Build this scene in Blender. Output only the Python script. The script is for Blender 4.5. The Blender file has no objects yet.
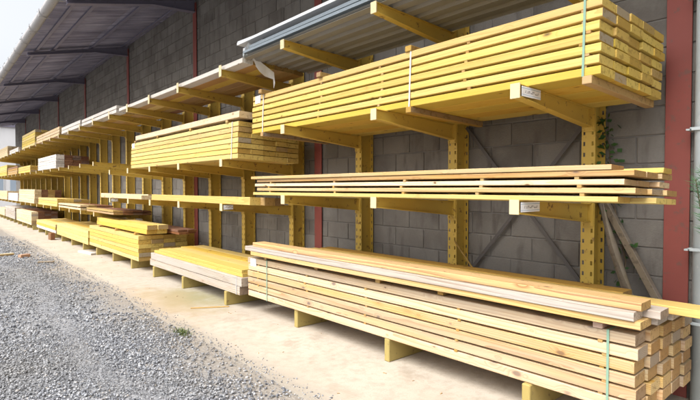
import bpy, bmesh, math, random
import numpy as np
from mathutils import Vector, Matrix
random.seed(7); rng = np.random.default_rng(7)
R = math.radians
S = bpy.context.scene
COL = S.collection

# ------------------------------------------------------------------ camera
H = 1.6; YAW = R(40.9); PITCH = R(-1.4); F = 490 / 700
cam_d = bpy.data.cameras.new('camera'); cam = bpy.data.objects.new('camera', cam_d); COL.objects.link(cam)
cam_d.sensor_width = 36; cam_d.lens = 36 * F; cam_d.clip_start = .05; cam_d.clip_end = 2000
cam.location = (0, 0, H); cam.rotation_euler = (R(90) + PITCH, 0, -YAW)
S.camera = cam
# ------------------------------------------------------------------ sky, sun, exposure
SUN_EL, SUN_AZ = R(53), R(-92)          # azimuth from +Y towards +X: the open yard side
w = bpy.data.worlds.new('World'); S.world = w; w.use_nodes = True
nt = w.node_tree; bg = nt.nodes['Background']
sky = nt.nodes.new('ShaderNodeTexSky'); sky.sky_type = 'NISHITA'; sky.sun_disc = False
sky.sun_elevation = SUN_EL; sky.sun_rotation = SUN_AZ
sky.air_density = 1.0; sky.dust_density = 6.0; sky.ozone_density = 1.0
hs = nt.nodes.new('ShaderNodeHueSaturation'); hs.inputs['Saturation'].default_value = .22
nt.links.new(sky.outputs[0], hs.inputs['Color']); nt.links.new(hs.outputs[0], bg.inputs['Color'])
bg.inputs['Strength'].default_value = .15
sd = bpy.data.lights.new('sun', 'SUN'); sd.energy = 1.1; sd.angle = R(40); sd.color = (1, .96, .9)
so = bpy.data.objects.new('sun', sd); COL.objects.link(so)
so.rotation_euler = Vector((math.sin(SUN_AZ) * math.cos(SUN_EL), math.cos(SUN_AZ) * math.cos(SUN_EL), math.sin(SUN_EL))).to_track_quat('Z', 'Y').to_euler()
S.view_settings.view_transform = 'Standard'; S.view_settings.look = 'None'
S.view_settings.exposure = 1.12; S.view_settings.gamma = 1.0

def ypx(px, x):                           # photo column + known distance from the camera line -> position along the wall
    return x / math.tan(YAW + math.atan((px - 350) / 490))

# ------------------------------------------------------------------ material helpers
class NB:
    def __init__(s, name):
        s.m = bpy.data.materials.new(name); s.m.use_nodes = True
        s.t = s.m.node_tree; s.b = s.t.nodes['Principled BSDF']
    def n(s, typ, **kw):
        nd = s.t.nodes.new('ShaderNode' + typ)
        for k, v in kw.items():
            if k.startswith('i_'):
                key = k[2:]; key = int(key) if key.isdigit() else key.replace('_', ' ')
                if isinstance(v, bpy.types.NodeSocket): s.t.links.new(v, nd.inputs[key])
                else: nd.inputs[key].default_value = v
            else: setattr(nd, k, v)
        return nd
    def link(s, a, b): s.t.links.new(a, b)
    def math(s, op, a, b=0.0, clamp=False):
        nd = s.n('Math', operation=op, use_clamp=clamp)
        for i, v in enumerate((a, b)):
            if isinstance(v, bpy.types.NodeSocket): s.link(v, nd.inputs[i])
            else: nd.inputs[i].default_value = v
        return nd.outputs[0]
    def vmath(s, op, a, b=(0, 0, 0)):
        nd = s.n('VectorMath', operation=op)
        for i, v in enumerate((a, b)):
            if isinstance(v, bpy.types.NodeSocket): s.link(v, nd.inputs[i])
            else: nd.inputs[i].default_value = v
        return nd.outputs[0]
    def mix(s, fac, a, b, blend='MIX'):
        nd = s.n('MixRGB', blend_type=blend)
        for i, v in enumerate((fac, a, b)):
            if isinstance(v, bpy.types.NodeSocket): s.link(v, nd.inputs[i])
            elif i == 0: nd.inputs[0].default_value = v
            else: nd.inputs[i].default_value = (*v, 1) if len(v) == 3 else v
        return nd.outputs[0]
    def ramp(s, fac, stops):
        nd = s.n('ValToRGB'); s.link(fac, nd.inputs[0]); el = nd.color_ramp.elements
        while len(el) < len(stops): el.new(.5)
        for e, (p, c) in zip(el, stops): e.position = p; e.color = (*c, 1) if not isinstance(c, float) else (c, c, c, 1)
        return nd.outputs[0]
    def noise(s, vec, scale, detail=4, rough=.55, dist=0):
        return s.n('TexNoise', i_Vector=vec, i_Scale=scale, i_Detail=detail, i_Roughness=rough, i_Distortion=dist).outputs['Fac']
    def bump(s, h, strength, dist=.01):
        nd = s.n('Bump', i_Strength=strength, i_Distance=dist); s.link(h, nd.inputs['Height'])
        s.link(nd.outputs[0], s.b.inputs['Normal'])
    def out(s, col, rough=.7, metal=0.0, spec=.4):
        if isinstance(col, bpy.types.NodeSocket): s.link(col, s.b.inputs['Base Color'])
        else: s.b.inputs['Base Color'].default_value = (*col, 1)
        if isinstance(rough, bpy.types.NodeSocket): s.link(rough, s.b.inputs['Roughness'])
        else: s.b.inputs['Roughness'].default_value = rough
        s.b.inputs['Metallic'].default_value = metal; s.b.inputs['Specular IOR Level'].default_value = spec
        return s.m
    def obj(s): return s.n('TexCoord').outputs['Object']
    def pos(s): return s.n('NewGeometry').outputs['Position']
    def rnd(s): return s.n('ObjectInfo').outputs['Random']

def wood(name, light, dark, knots=.5, weather=0.0, vary=.25, endk=.8, ring=.62, freq=115.0):
    k = NB(name); co = k.obj(); rd = k.rnd()
    r2 = k.math('FRACT', k.math('MULTIPLY', rd, 57.31)); r3 = k.math('FRACT', k.math('MULTIPLY', rd, 913.7))
    off = k.n('CombineXYZ'); k.link(k.math('MULTIPLY', k.math('SUBTRACT', r2, .5), .34), off.inputs[0])
    k.link(k.math('MULTIPLY', rd, 211.0), off.inputs[1]); k.link(k.math('MULTIPLY', k.math('SUBTRACT', r3, .35), .24), off.inputs[2])
    v = k.vmath('ADD', co, off.outputs[0])
    vs = k.vmath('MULTIPLY', v, (7, .55, 7))
    dn = k.n('TexNoise', i_Vector=vs, i_Scale=1.0, i_Detail=2.0)
    dv = k.vmath('MULTIPLY', k.vmath('SUBTRACT', dn.outputs['Color'], (.5, .5, .5)), (.06, 0, .06))
    # knots
    kv = k.vmath('ADD', k.vmath('MULTIPLY', v, (11, 5.2, 11)), k.vmath('MULTIPLY', dn.outputs['Color'], (.5, .5, .5)))
    vor = k.n('TexVoronoi', i_Vector=kv, i_Scale=1.0)
    sepc = k.n('SeparateColor'); k.link(vor.outputs['Color'], sepc.inputs[0])
    sel = k.math('GREATER_THAN', sepc.outputs[0], 1 - knots)
    kd = vor.outputs['Distance']
    kd = k.math('MULTIPLY', kd, k.math('ADD', .75, k.math('MULTIPLY', sepc.outputs[1], 1.5)))
    knot = k.math('MULTIPLY', k.n('MapRange', i_Value=kd, i_1=.10, i_2=.19, i_3=1.0, i_4=0.0, clamp=True).outputs[0], sel)
    halo = k.math('MULTIPLY', k.n('MapRange', i_Value=kd, i_1=.10, i_2=.46, i_3=1.0, i_4=0.0, clamp=True).outputs[0], sel)
    p = k.vmath('MULTIPLY', k.vmath('ADD', v, dv), (1, .0, 1))
    ln = k.n('VectorMath', operation='LENGTH', i_0=p).outputs['Value']
    rr = k.math('ADD', k.math('MULTIPLY', ln, freq), k.math('MULTIPLY', halo, 2.2))
    rings = k.math('POWER', k.math('FRACT', rr), 2.2)
    fine = k.noise(k.vmath('MULTIPLY', v, (260, 5, 260)), 1.0, 3)
    big = k.noise(k.vmath('MULTIPLY', v, (3, .8, 3)), 1.0, 3)
    c = k.mix(k.math('MULTIPLY', rings, ring), light, dark)
    c = k.mix(k.math('MULTIPLY', k.math('SUBTRACT', fine, .33), 1.0, True), c, dark)
    c = k.mix(k.math('MULTIPLY', halo, .45), c, dark)
    c = k.mix(k.math('MULTIPLY', knot, .9), c, (.10, .045, .018))
    # plank to plank variation
    hv = k.n('HueSaturation', i_Color=c)
    k.link(k.math('ADD', .5, k.math('MULTIPLY', k.math('SUBTRACT', r2, .6), .022)), hv.inputs['Hue'])
    k.link(k.math('ADD', 1.0, k.math('MULTIPLY', k.math('SUBTRACT', r3, .5), vary)), hv.inputs['Saturation'])
    k.link(k.math('ADD', 1.0, k.math('MULTIPLY', k.math('SUBTRACT', rd, .6), vary)), hv.inputs['Value'])
    c = hv.outputs[0]
    c = k.mix(k.math('MULTIPLY', k.math('SUBTRACT', big, .45), .9, True), c, dark)
    if weather:
        wn = k.noise(k.vmath('MULTIPLY', v, (11, .9, 11)), 1.0, 5)
        c = k.mix(k.ramp(wn, [(.40, weather), (.62, weather * .15)]), c, (.40, .375, .345))
        c = k.mix(k.math('MULTIPLY', k.ramp(k.noise(k.vmath('MULTIPLY', v, (40, 2.2, 40)), 1.0, 4), [(.55, 0.0), (.68, 1.0)]), weather * .6), c, (.20, .17, .14))
    # sawn end grain
    nrm = k.n('VectorTransform', vector_type='NORMAL', convert_from='WORLD', convert_to='OBJECT')
    k.link(k.n('NewGeometry').outputs['Normal'], nrm.inputs[0])
    sx = k.n('SeparateXYZ'); k.link(nrm.outputs[0], sx.inputs[0])
    end = k.math('GREATER_THAN', k.math('ABSOLUTE', sx.outputs[1]), .8)
    en = k.noise(k.vmath('MULTIPLY', v, (30, 1, 30)), 1.0, 3)
    re = k.math('FRACT', k.math('MULTIPLY', rd, 331.7))
    ecol = k.ramp(re, [(0.0, tuple(min(1, d * 1.02) for d in light)), (.45, tuple((a_ + b_) * .5 for a_, b_ in zip(light, dark))), (.8, tuple(d * endk for d in dark)), (1.0, (.30, .27, .23))])
    ecol = k.mix(k.math('MULTIPLY', rings, .5), ecol, tuple(d * .55 for d in dark))
    ecol = k.mix(k.ramp(en, [(.55, 0.0), (.62, .55)]), ecol, tuple(d * .4 for d in dark))
    ec = k.mix(k.math('MULTIPLY', end, .85), c, ecol)
    k.bump(k.math('ADD', fine, k.math('MULTIPLY', rings, .3)), .35, .002)
    return k.out(ec, .68, 0, .3)

M = {}
M['yellow'] = wood('yellow_timber', (.66, .50, .13), (.48, .29, .05), .6, .04, .2)
M['yellow2'] = wood('bright_yellow_timber', (.69, .54, .16), (.50, .30, .06), .5, .06, .3)
M['pale'] = wood('pale_whitewood', (.66, .50, .25), (.40, .21, .06), .9, .3, .45, ring=.8, freq=80.0)
M['cream'] = wood('cream_whitewood', (.70, .58, .38), (.52, .34, .15), .5, 0, .2)
M['loose'] = wood('loose_board_timber', (.60, .43, .18), (.38, .20, .055), .6, .22, .4, ring=.85, freq=75.0)
M['bold'] = wood('bold_grained_timber', (.60, .43, .15), (.28, .13, .03), .5, .1, .2, ring=1.0, freq=48.0)
M['grey'] = wood('silvered_timber', (.58, .52, .44), (.28, .19, .12), .6, .62, .3, ring=1.0, freq=60.0)
M['brown'] = wood('brown_hardwood', (.26, .13, .065), (.15, .06, .03), .15, 0, .3)
M['tan'] = wood('tan_timber', (.46, .31, .11), (.31, .18, .055), .35, 0, .3)
M['white'] = wood('whitened_timber', (.70, .66, .60), (.52, .46, .40), .2, .2, .15)
M['old'] = wood('old_pole_timber', (.27, .22, .15), (.16, .12, .08), .2, .3, .3)
M['block_end'] = wood('pink_offcut_timber', (.55, .40, .33), (.38, .22, .16), .2, .1, .3)

def paint(name, col, chip=(.16, .08, .04), amt=.3, rough=.5, dirt=.35):
    k = NB(name); p = k.obj(); rd = k.rnd()
    off = k.vmath('ADD', p, k.n('CombineXYZ', i_0=k.math('MULTIPLY', rd, 37.0), i_1=k.math('MULTIPLY', rd, 91.0)).outputs[0])
    a = k.noise(off, 14, 6, .65); b = k.noise(off, 3.2, 3)
    c = k.mix(k.math('MULTIPLY', b, dirt), col, tuple(x * .5 for x in col))
    f = k.ramp(a, [(.60, 0.0), (.66, 1.0)])
    c = k.mix(k.math('MULTIPLY', f, amt), c, chip)
    k.bump(a, .12, .004)
    return k.out(c, rough, 0, .45)
M['rack'] = paint('mustard_rack_paint', (.60, .41, .075), (.13, .06, .03), amt=.75)
M['foot'] = paint('worn_foot_paint', (.40, .31, .10), (.14, .09, .05), .6, .65, .5)
M['plate'] = paint('pale_end_plate', (.66, .55, .32), amt=.25)
M['red'] = paint('red_oxide_steel', (.26, .062, .048), (.13, .07, .055), .7, .65, .6)
M['steel'] = paint('dull_steel', (.11, .10, .095), (.10, .05, .03), .4, .6)
M['dark_steel'] = paint('roof_steel', (.19, .178, .235), (.05, .03, .03), .3, .7)  # steel grey tinted violet to carry the lens flare haze
M['fascia'] = paint('weathered_gutter', (.34, .33, .33), (.12, .12, .09), .6, .7)
M['galv'] = paint('galvanised_pipe', (.52, .58, .60), (.60, .62, .62), .5, .55, .5)
M['zinc'] = paint('blue_grey_flashing', (.22, .26, .29), (.32, .35, .37), .3, .4)
M['white_metal'] = paint('white_flashing', (.70, .71, .72), (.42, .42, .42), .3, .4, .2)
M['sheet'] = paint('grey_cladding_sheet', (.30, .285, .25), (.22, .19, .15), .35, .45)
M['strap_g'] = NB('green_strap').out((.20, .33, .25), .4)
M['strap_w'] = NB('white_strap').out((.62, .62, .56), .4)
M['tie'] = NB('grey_tie').out((.45, .45, .45), .4)
k = NB('paper_tag'); tn = k.noise(k.vmath('MULTIPLY', k.obj(), (60, 60, 60)), 1, 2); k_tag = k.out(k.mix(k.ramp(tn, [(.60, 0.0), (.62, .7)]), (.78, .78, .8), (.2, .22, .3)), .6); M['tag'] = k_tag
# shelf label: two thin printed rules and a row of small marks
k = NB('shelf_label'); sp = k.n('SeparateXYZ'); k.link(k.obj(), sp.inputs[0]); zz = sp.outputs[2]
r1 = k.math('LESS_THAN', k.math('ABSOLUTE', k.math('SUBTRACT', k.math('ABSOLUTE', zz), .022)), .0016)
mk = k.math('GREATER_THAN', k.noise(k.vmath('MULTIPLY', k.obj(), (95, 0, 70)), 1, 1), .53)
mk = k.math('MULTIPLY', k.math('MULTIPLY', mk, k.math('LESS_THAN', k.math('ABSOLUTE', zz), .009)), k.math('LESS_THAN', k.math('ABSOLUTE', sp.outputs[0]), .092))
lc = k.mix(r1, (.80, .81, .83), (.25, .42, .60)); M['label'] = k.out(k.mix(mk, lc, (.2, .2, .22)), .35)
# wrap film
k = NB('torn_wrap'); M['wrap'] = k.out((.78, .77, .74), .35, 0, .5); k.b.inputs['Transmission Weight'].default_value = .15
# concrete blocks
k = NB('concrete_block'); p = k.pos(); rd = k.rnd()
isl = k.n('NewGeometry').outputs['Random Per Island']
rv = k.math('FRACT', k.math('ADD', k.math('MULTIPLY', rd, 7.0), k.math('MULTIPLY', isl, 13.0)))
a = k.noise(p, 2.2, 5, .6); b = k.noise(p, 55, 4, .7); g = k.noise(k.vmath('MULTIPLY', p, (9, 9, 2.2)), 1, 5)
c = k.mix(rv, (.135, .120, .104), (.225, .208, .186))
c = k.mix(k.ramp(a, [(.40, 0.0), (.68, .75)]), c, (.26, .245, .22))
c = k.mix(k.ramp(g, [(.54, 0.0), (.70, .55)]), c, (.070, .056, .046))
c = k.mix(k.math('MULTIPLY', b, .5), c, (.13, .125, .12))
k.bump(b, .7, .006); M['block'] = k.out(c, .9, 0, .2)
k = NB('mortar'); M['mortar'] = k.out(k.mix(k.noise(k.pos(), 3, 5), (.16, .15, .138), (.30, .28, .26)), .95, 0, .2)
# concrete pad
k = NB('concrete_pad'); p = k.pos()
a = k.noise(p, .8, 6, .6); b = k.noise(p, 9, 5, .65); g = k.noise(p, 90, 3, .7)
c = k.mix(k.ramp(a, [(.3, 0.0), (.7, 1.0)]), (.48, .43, .36), (.385, .34, .28))
c = k.mix(k.ramp(b, [(.46, 0.0), (.70, .6)]), c, (.31, .265, .21))
c = k.mix(k.ramp(k.noise(p, 2.3, 7, .7), [(.55, 0.0), (.66, .6)]), c, (.30, .25, .19))
c = k.mix(k.ramp(g, [(.58, 0.0), (.68, .6)]), c, (.22, .19, .15))
cr = k.n('TexVoronoi', feature='DISTANCE_TO_EDGE', i_Scale=.55, i_Vector=k.vmath('ADD', p, k.vmath('MULTIPLY', k.n('TexNoise', i_Vector=p, i_Scale=3.0, i_Detail=4.0).outputs['Color'], (.35, .35, 0))))
c = k.mix(k.ramp(k.noise(k.vmath('MULTIPLY', p, (2.2, .5, 1)), 1, 6, .7), [(.50, 0.0), (.66, .55)]), c, (.40, .34, .27))
def blob(k, p, ctr, rad, sc, fr=.28):
    d = k.n('VectorMath', operation='LENGTH', i_0=k.vmath('MULTIPLY', k.vmath('SUBTRACT', p, ctr), sc)).outputs['Value']
    d = k.math('ADD', d, k.math('MULTIPLY', k.math('SUBTRACT', k.noise(p, 2.6, 6, .65), .5), rad * 1.7))
    return k.n('MapRange', i_Value=d, i_1=rad, i_2=rad * fr, i_3=0.0, i_4=1.0, clamp=True).outputs[0]
c = k.mix(k.math('MULTIPLY', blob(k, p, (2.85, 6.9, 0), .8, (1.3, .7, 1)), .8), c, (.20, .20, .085))
c = k.mix(k.math('MULTIPLY', blob(k, p, (2.45, 7.0, 0), 1.0, (1.3, .55, 1)), .5), c, (.40, .29, .18))
edge = k.n('MapRange', i_Value=k.math('ADD', k.n('SeparateXYZ', i_0=p).outputs[0], k.math('MULTIPLY', k.math('SUBTRACT', b, .5), .5)), i_1=2.2, i_2=2.4, i_3=.6, i_4=0.0, clamp=True).outputs[0]
c = k.mix(edge, c, (.26, .235, .2))
k.bump(k.math('ADD', g, b), .35, .004); M['pad'] = k.out(c, .88, 0, .25)
# gravel
k = NB('gravel_bed'); p = k.pos()
v1 = k.n('TexVoronoi', i_Vector=p, i_Scale=38.0); v2 = k.n('TexVoronoi', i_Vector=p, i_Scale=90.0)
c = k.ramp(v1.outputs['Distance'], [(0.0, (.27, .275, .29)), (.5, (.14, .142, .15)), (.8, (.05, .05, .055))])
sc1 = k.n('SeparateColor'); k.link(v1.outputs['Color'], sc1.inputs[0])
c = k.mix(k.math('MULTIPLY', sc1.outputs[0], .55), c, (.40, .41, .43))
la = k.noise(p, .5, 4); c = k.mix(k.ramp(la, [(.42, 0.0), (.68, .5)]), c, (.20, .185, .16))
fx_ = k.n('MapRange', i_Value=k.math('ADD', k.n('SeparateXYZ', i_0=p).outputs[0], k.math('MULTIPLY', k.math('SUBTRACT', k.noise(p, 2.5, 5), .5), .9)), i_1=1.55, i_2=2.1, i_3=0.0, i_4=.85, clamp=True).outputs[0]
c = k.mix(fx_, c, k.mix(k.noise(p, 30, 5, .7), (.17, .145, .115), (.36, .325, .28)))
k.bump(k.math('SUBTRACT', 1.0, v1.outputs['Distance']), .7, .010); M['gravel_bed'] = k.out(c, .9, 0, .25)
k = NB('gravel_stone'); isl = k.n('NewGeometry').outputs['Random Per Island']; p = k.pos()
c = k.ramp(isl, [(0.0, (.08, .085, .10)), (.3, (.18, .19, .215)), (.65, (.30, .315, .345)), (.95, (.52, .525, .54)), (1.0, (.30, .26, .22))])
la = k.noise(p, .55, 4); c = k.mix(k.ramp(la, [(.42, 0.0), (.66, .55)]), c, (.22, .21, .19))
c = k.mix(k.math('MULTIPLY', k.noise(p, 160, 3), .3), c, (.12, .12, .125)); M['stone'] = k.out(c, .85, 0, .3)
# roof sheets, grey with the violet of lens flare haze put into the colour
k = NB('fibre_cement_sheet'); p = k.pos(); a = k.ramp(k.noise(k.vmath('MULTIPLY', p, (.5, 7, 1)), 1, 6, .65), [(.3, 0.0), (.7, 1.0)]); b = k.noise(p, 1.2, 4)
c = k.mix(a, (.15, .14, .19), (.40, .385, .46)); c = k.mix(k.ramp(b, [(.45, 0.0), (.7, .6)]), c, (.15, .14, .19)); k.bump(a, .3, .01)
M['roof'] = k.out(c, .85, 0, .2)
k = NB('leaf_green'); isl = k.n('NewGeometry').outputs['Random Per Island']
M['leaf'] = k.out(k.mix(isl, (.025, .075, .02), (.06, .13, .03)), .55); 
k = NB('grass_green'); isl = k.n('NewGeometry').outputs['Random Per Island']; M['grass'] = k.out(k.mix(isl, (.05, .10, .025), (.14, .15, .05)), .6)
k = NB('needle_green'); isl = k.n('NewGeometry').outputs['Random Per Island']; M['needle'] = k.out(k.mix(isl, (.03, .12, .05), (.08, .2, .07)), .6)
k = NB('bark'); M['bark'] = k.out(k.mix(k.noise(k.obj(), 20), (.08, .06, .04), (.16, .12, .08)), .9)
k = NB('litter'); M['litter'] = k.out(k.mix(k.n('NewGeometry').outputs['Random Per Island'], (.10, .09, .06), (.24, .22, .17)), .9)
k = NB('white_cladding'); M['clad'] = k.out(k.mix(k.math('MULTIPLY', k.noise(k.vmath('MULTIPLY', k.pos(), (2, 2, .4)), 1, 4), .4), (.80, .80, .81), (.6, .6, .62)), .45)
k = NB('window_glass'); M['glass'] = k.out((.35, .42, .5), .08, 0, .6)
k = NB('clay_brick'); M['brick'] = k.out(k.mix(k.noise(k.obj(), 25), (.36, .16, .09), (.52, .36, .24)), .85)

# ------------------------------------------------------------------ object helpers
def tag(o, label, cat, group=None):
    o['label'] = label; o['category'] = cat
    if group: o['group'] = group
    return o
def link(name, me, parent=None, mat=None, loc=None, rot=None):
    o = bpy.data.objects.new(name, me); COL.objects.link(o)
    if parent: o.parent = parent
    if loc is not None: o.location = loc
    if rot is not None: o.rotation_euler = rot
    if mat is not None and me is not None and not me.materials: me.materials.append(mat)
    return o
def thing(name, label, cat, loc, rot=(0, 0, 0), group=None):
    return tag(link(name, None, None, None, loc, rot), label, cat, group)
def mesh(name, vs, fs, mat=None, smooth=False):
    me = bpy.data.meshes.new(name); me.from_pydata(vs, [], fs); me.update()
    if mat: me.materials.append(mat)
    if smooth: me.polygons.foreach_set('use_smooth', [True] * len(me.polygons))
    return me
def boxes(name, lst, mat, bev=0.0):       # list of (x0,x1,y0,y1,z0,z1) joined in one mesh
    bm = bmesh.new()
    for (x0, x1, y0, y1, z0, z1) in lst:
        r = bmesh.ops.create_cube(bm, size=1)
        for v in r['verts']:
            v.co = Vector(((x0 + x1) / 2 + v.co.x * (x1 - x0), (y0 + y1) / 2 + v.co.y * (y1 - y0), (z0 + z1) / 2 + v.co.z * (z1 - z0)))
    if bev: bmesh.ops.bevel(bm, geom=bm.edges[:], offset=bev, segments=1, affect='EDGES')
    me = bpy.data.meshes.new(name); bm.to_mesh(me); bm.free()
    if mat: me.materials.append(mat)
    return me
def tube(name, pts, rad, mat, n=8, smooth=True):
    vs, fs = [], []
    for i, p in enumerate(pts):
        p = Vector(p); a = Vector(pts[max(i - 1, 0)]); b = Vector(pts[min(i + 1, len(pts) - 1)])
        q = (b - a).to_track_quat('Z', 'Y'); r = rad[i] if isinstance(rad, (list, tuple)) else rad
        for j in range(n):
            t = 2 * math.pi * j / n; vs.append(p + q @ Vector((math.cos(t) * r, math.sin(t) * r, 0)))
    for i in range(len(pts) - 1):
        for j in range(n): fs.append((i * n + j, i * n + (j + 1) % n, (i + 1) * n + (j + 1) % n, (i + 1) * n + j))
    fs.append(tuple(range(n))[::-1]); fs.append(tuple((len(pts) - 1) * n + j for j in range(n)))
    return mesh(name, vs, fs, mat, smooth)
PC = {}
def plank_mesh(L, wd, t, mat, var):       # octagonal section, slightly bowed, length along Y from 0 to L
    key = (round(L, 2), round(wd, 3), round(t, 3), mat.name, var)
    if key in PC: return PC[key]
    b = min(.004, t * .12); x, z = wd / 2, t / 2
    sec = [(-x + b, -z), (x - b, -z), (x, -z + b), (x, z - b), (x - b, z), (-x + b, z), (-x, z - b), (-x, -z + b)]
    vs, fs = [], []; ns = 4; r = random.Random(hash(key) & 0xffff); bow = r.uniform(-.006, .006); bz = r.uniform(-.0025, .0025)
    for i in range(ns + 1):
        u = i / ns; dx = bow * math.sin(math.pi * u)
        for (a, c) in sec: vs.append((a + dx, u * L, c + bz * math.sin(math.pi * u * 2)))
    for i in range(ns):
        for j in range(8): fs.append((i * 8 + j, i * 8 + (j + 1) % 8, (i + 1) * 8 + (j + 1) % 8, (i + 1) * 8 + j))
    fs.append(tuple(range(8))); fs.append(tuple(ns * 8 + j for j in range(8))[::-1])
    me = mesh('plank', [v for v in vs], [f[::-1] for f in fs], mat); PC[key] = me
    return me
OCC = []                                    # boxes that hide wall blocks
TILT = R(2.3); TIP = 3.02
def pack(name, label, x0, y0, z0, L, cols, rows, wd, t, gap, mat, tilt=0.0, rotz=0.0, jit=.02, group=None,
         straps=(), strap_mat='strap_w', spacers=None, colmats=None, rowmats=None, tagged=False, top_bearers=(), skids=(), rowlen=None, cat='timber pack', skew=0.0):
    root = thing(name, label, cat, (x0, y0, z0), (0, tilt, rotz), group)
    W = cols * (wd + .002); hgt = rows * t + (rows - 1) * gap
    OCC.append((x0, x0 + W, y0, y0 + L, z0, z0 + hgt))
    for r in range(rows):
        sh = random.uniform(-jit, jit) * .4
        for c in range(cols):
            mt = mat
            if colmats: mt = colmats[c]
            if rowmats: mt = rowmats[r]
            LL = L if not rowlen else L * rowlen[r]
            me = plank_mesh(LL, wd - random.choice((0, .0015)), t, M[mt], random.randint(0, 3))
            o = link('plank', me, root)
            o.location = ((c + .5) * (wd + .002) + random.uniform(-.001, .001) + sh * .15, sh + random.uniform(-jit, jit) + skew * c, t / 2 + r * (t + gap))
    if gap > .002:
        ys = spacers or [.25 + (L - .5) * i / 4 for i in range(5)]
        sm = boxes('spacer', [(0, W - .02, -.014, .014, 0, gap)], M['tan'])
        for r in range(rows - 1):
            for yy in ys:
                o = link('spacer', sm, root); o.location = (.004 + random.uniform(-.008, .005), yy + random.uniform(-.03, .03), (r + 1) * t + r * gap)
    for yy in straps:
        e = .004; s = .0075; mm = M[strap_mat]
        zb = -.045 if skids else -.002
        lst = [(-e - .002, -e, yy - s, yy + s, -.001, hgt + e), (-e, W + e, yy - s, yy + s, hgt + e - .002, hgt + e), (W + e, W + e + .002, yy - s, yy + s, -.001, hgt + e)]
        link('strap', boxes('strap', lst, mm), root)
    for yy in skids:
        link('skid', boxes('skid', [(-.015, W + .0, yy - .03, yy + .03, -.052, -.001)], M['tan'], .003), root)
    if tagged:
        link('label_tag', boxes('label_tag', [(-.0045, -.002, L - .20, L - .07, hgt - .10, hgt - .005)], M['tag']), root)
    return root, W, hgt
def loose(name, label, x, y, z, L, wd, t, mat, rot=(0, 0, 0), cat='board', group=None):
    o = link(name, plank_mesh(L, wd, t, M[mat], random.randint(0, 3)), None, None, (x, y, z + t / 2), rot)
    return tag(o, label, cat, group)

# ------------------------------------------------------------------ ground
XW = 4.38; PADX = 2.19
g = link('gravel_ground', mesh('gravel_ground', [(-300, -300, -.022), (300, -300, -.022), (300, 300, -.022), (-300, 300, -.022)], [(0, 1, 2, 3)], M['gravel_bed'])); g['kind'] = 'structure'
# pad with a ragged front edge
vs, fs = [], []; n = 240
for i in range(n + 1):
    y = -4 + 42 * i / n; e = PADX + .018 * math.sin(y * 1.7) + random.uniform(-.012, .012)
    vs += [(e - .01, y, -.12), (e, y, 0), (XW + .15, y, 0)]
for i in range(n): fs += [(3 * i, 3 * i + 1, 3 * i + 4, 3 * i + 3)[::-1], (3 * i + 1, 3 * i + 2, 3 * i + 5, 3 * i + 4)[::-1]]
fs.append((0, 1, 2)); pad = link('concrete_pad', mesh('concrete_pad', vs, fs, M['pad'])); pad['kind'] = 'structure'
# loose stones
def stones(name, P, rad, mat):
    bm = bmesh.new(); bmesh.ops.create_icosphere(bm, subdivisions=1, radius=1); bm.verts.ensure_lookup_table()
    bv = np.array([v.co[:] for v in bm.verts]); bf = np.array([[v.index for v in f.verts] for f in bm.faces]); bm.free()
    N = len(P); V = bv[None] * rng.uniform(.72, 1.25, (N, 12, 1)) * rng.uniform(.55, 1.15, (N, 1, 3)) * rad[:, None, None]
    q = rng.normal(size=(N, 4)); q /= np.linalg.norm(q, axis=1)[:, None]; w_, x, y, z = q.T
    Rm = np.stack([np.stack([1 - 2 * (y * y + z * z), 2 * (x * y - z * w_), 2 * (x * z + y * w_)], -1), np.stack([2 * (x * y + z * w_), 1 - 2 * (x * x + z * z), 2 * (y * z - x * w_)], -1), np.stack([2 * (x * z - y * w_), 2 * (y * z + x * w_), 1 - 2 * (x * x + y * y)], -1)], 1)
    V = np.einsum('nij,nkj->nki', Rm, V); V[:, :, 2] *= .75; V += P[:, None]
    Fc = (bf[None] + (np.arange(N) * 12)[:, None, None]).reshape(-1)
    me = bpy.data.meshes.new(name); me.vertices.add(N * 12); me.vertices.foreach_set('co', V.reshape(-1))
    nf = N * 20; me.loops.add(nf * 3); me.loops.foreach_set('vertex_index', Fc.astype(np.int32)); me.polygons.add(nf)
    me.polygons.foreach_set('loop_start', np.arange(0, nf * 3, 3, dtype=np.int32)); me.polygons.foreach_set('loop_total', np.full(nf, 3, dtype=np.int32))
    me.update(calc_edges=True); me.materials.append(mat); o = link(name, me); o['kind'] = 'stuff'; return o
def spread(x0, x1, y0, y1, dens): n_ = int((x1 - x0) * (y1 - y0) * dens); return np.stack([rng.uniform(x0, x1, n_), rng.uniform(y0, y1, n_)], 1)
P = np.concatenate([spread(-.7, PADX + .0, 1.9, 6.2, 4600), spread(-.6, PADX + .0, 6.2, 13, 1150), spread(.2, PADX, 13, 20, 450)])
P = P[rng.random(len(P)) > np.clip((P[:, 0] - 1.72 + .14 * np.sin(P[:, 1] * 1.9) + .1 * np.sin(P[:, 1] * 4.7)) / .42, 0, .80)]
far = P[:, 1]; wob = .12 * np.sin(far * .8) + .05 * np.sin(far * 2.3)
track = np.exp(-((P[:, 0] - 1.25 - wob) / .17) ** 2) + np.exp(-((P[:, 0] + .15 - wob) / .17) ** 2)
rad = (.0042 + .0120 * rng.random(len(P)) ** 2.0) * (1 - .45 * track) * np.where(far > 6.2, 1.3, 1.0) * np.where(far > 13, 1.3, 1.0)
sp_n = 1500; ed = np.stack([PADX + np.abs(rng.normal(0, .07, sp_n)), rng.uniform(2, 18, sp_n)], 1); er = rng.uniform(.004, .010, sp_n)
Z = np.concatenate([rng.uniform(-.022, -.006, len(P)), er * .4])
P3 = np.column_stack([np.concatenate([P, ed]), Z]); stones('gravel_stones', P3, np.concatenate([rad, er]), M['stone'])

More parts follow.
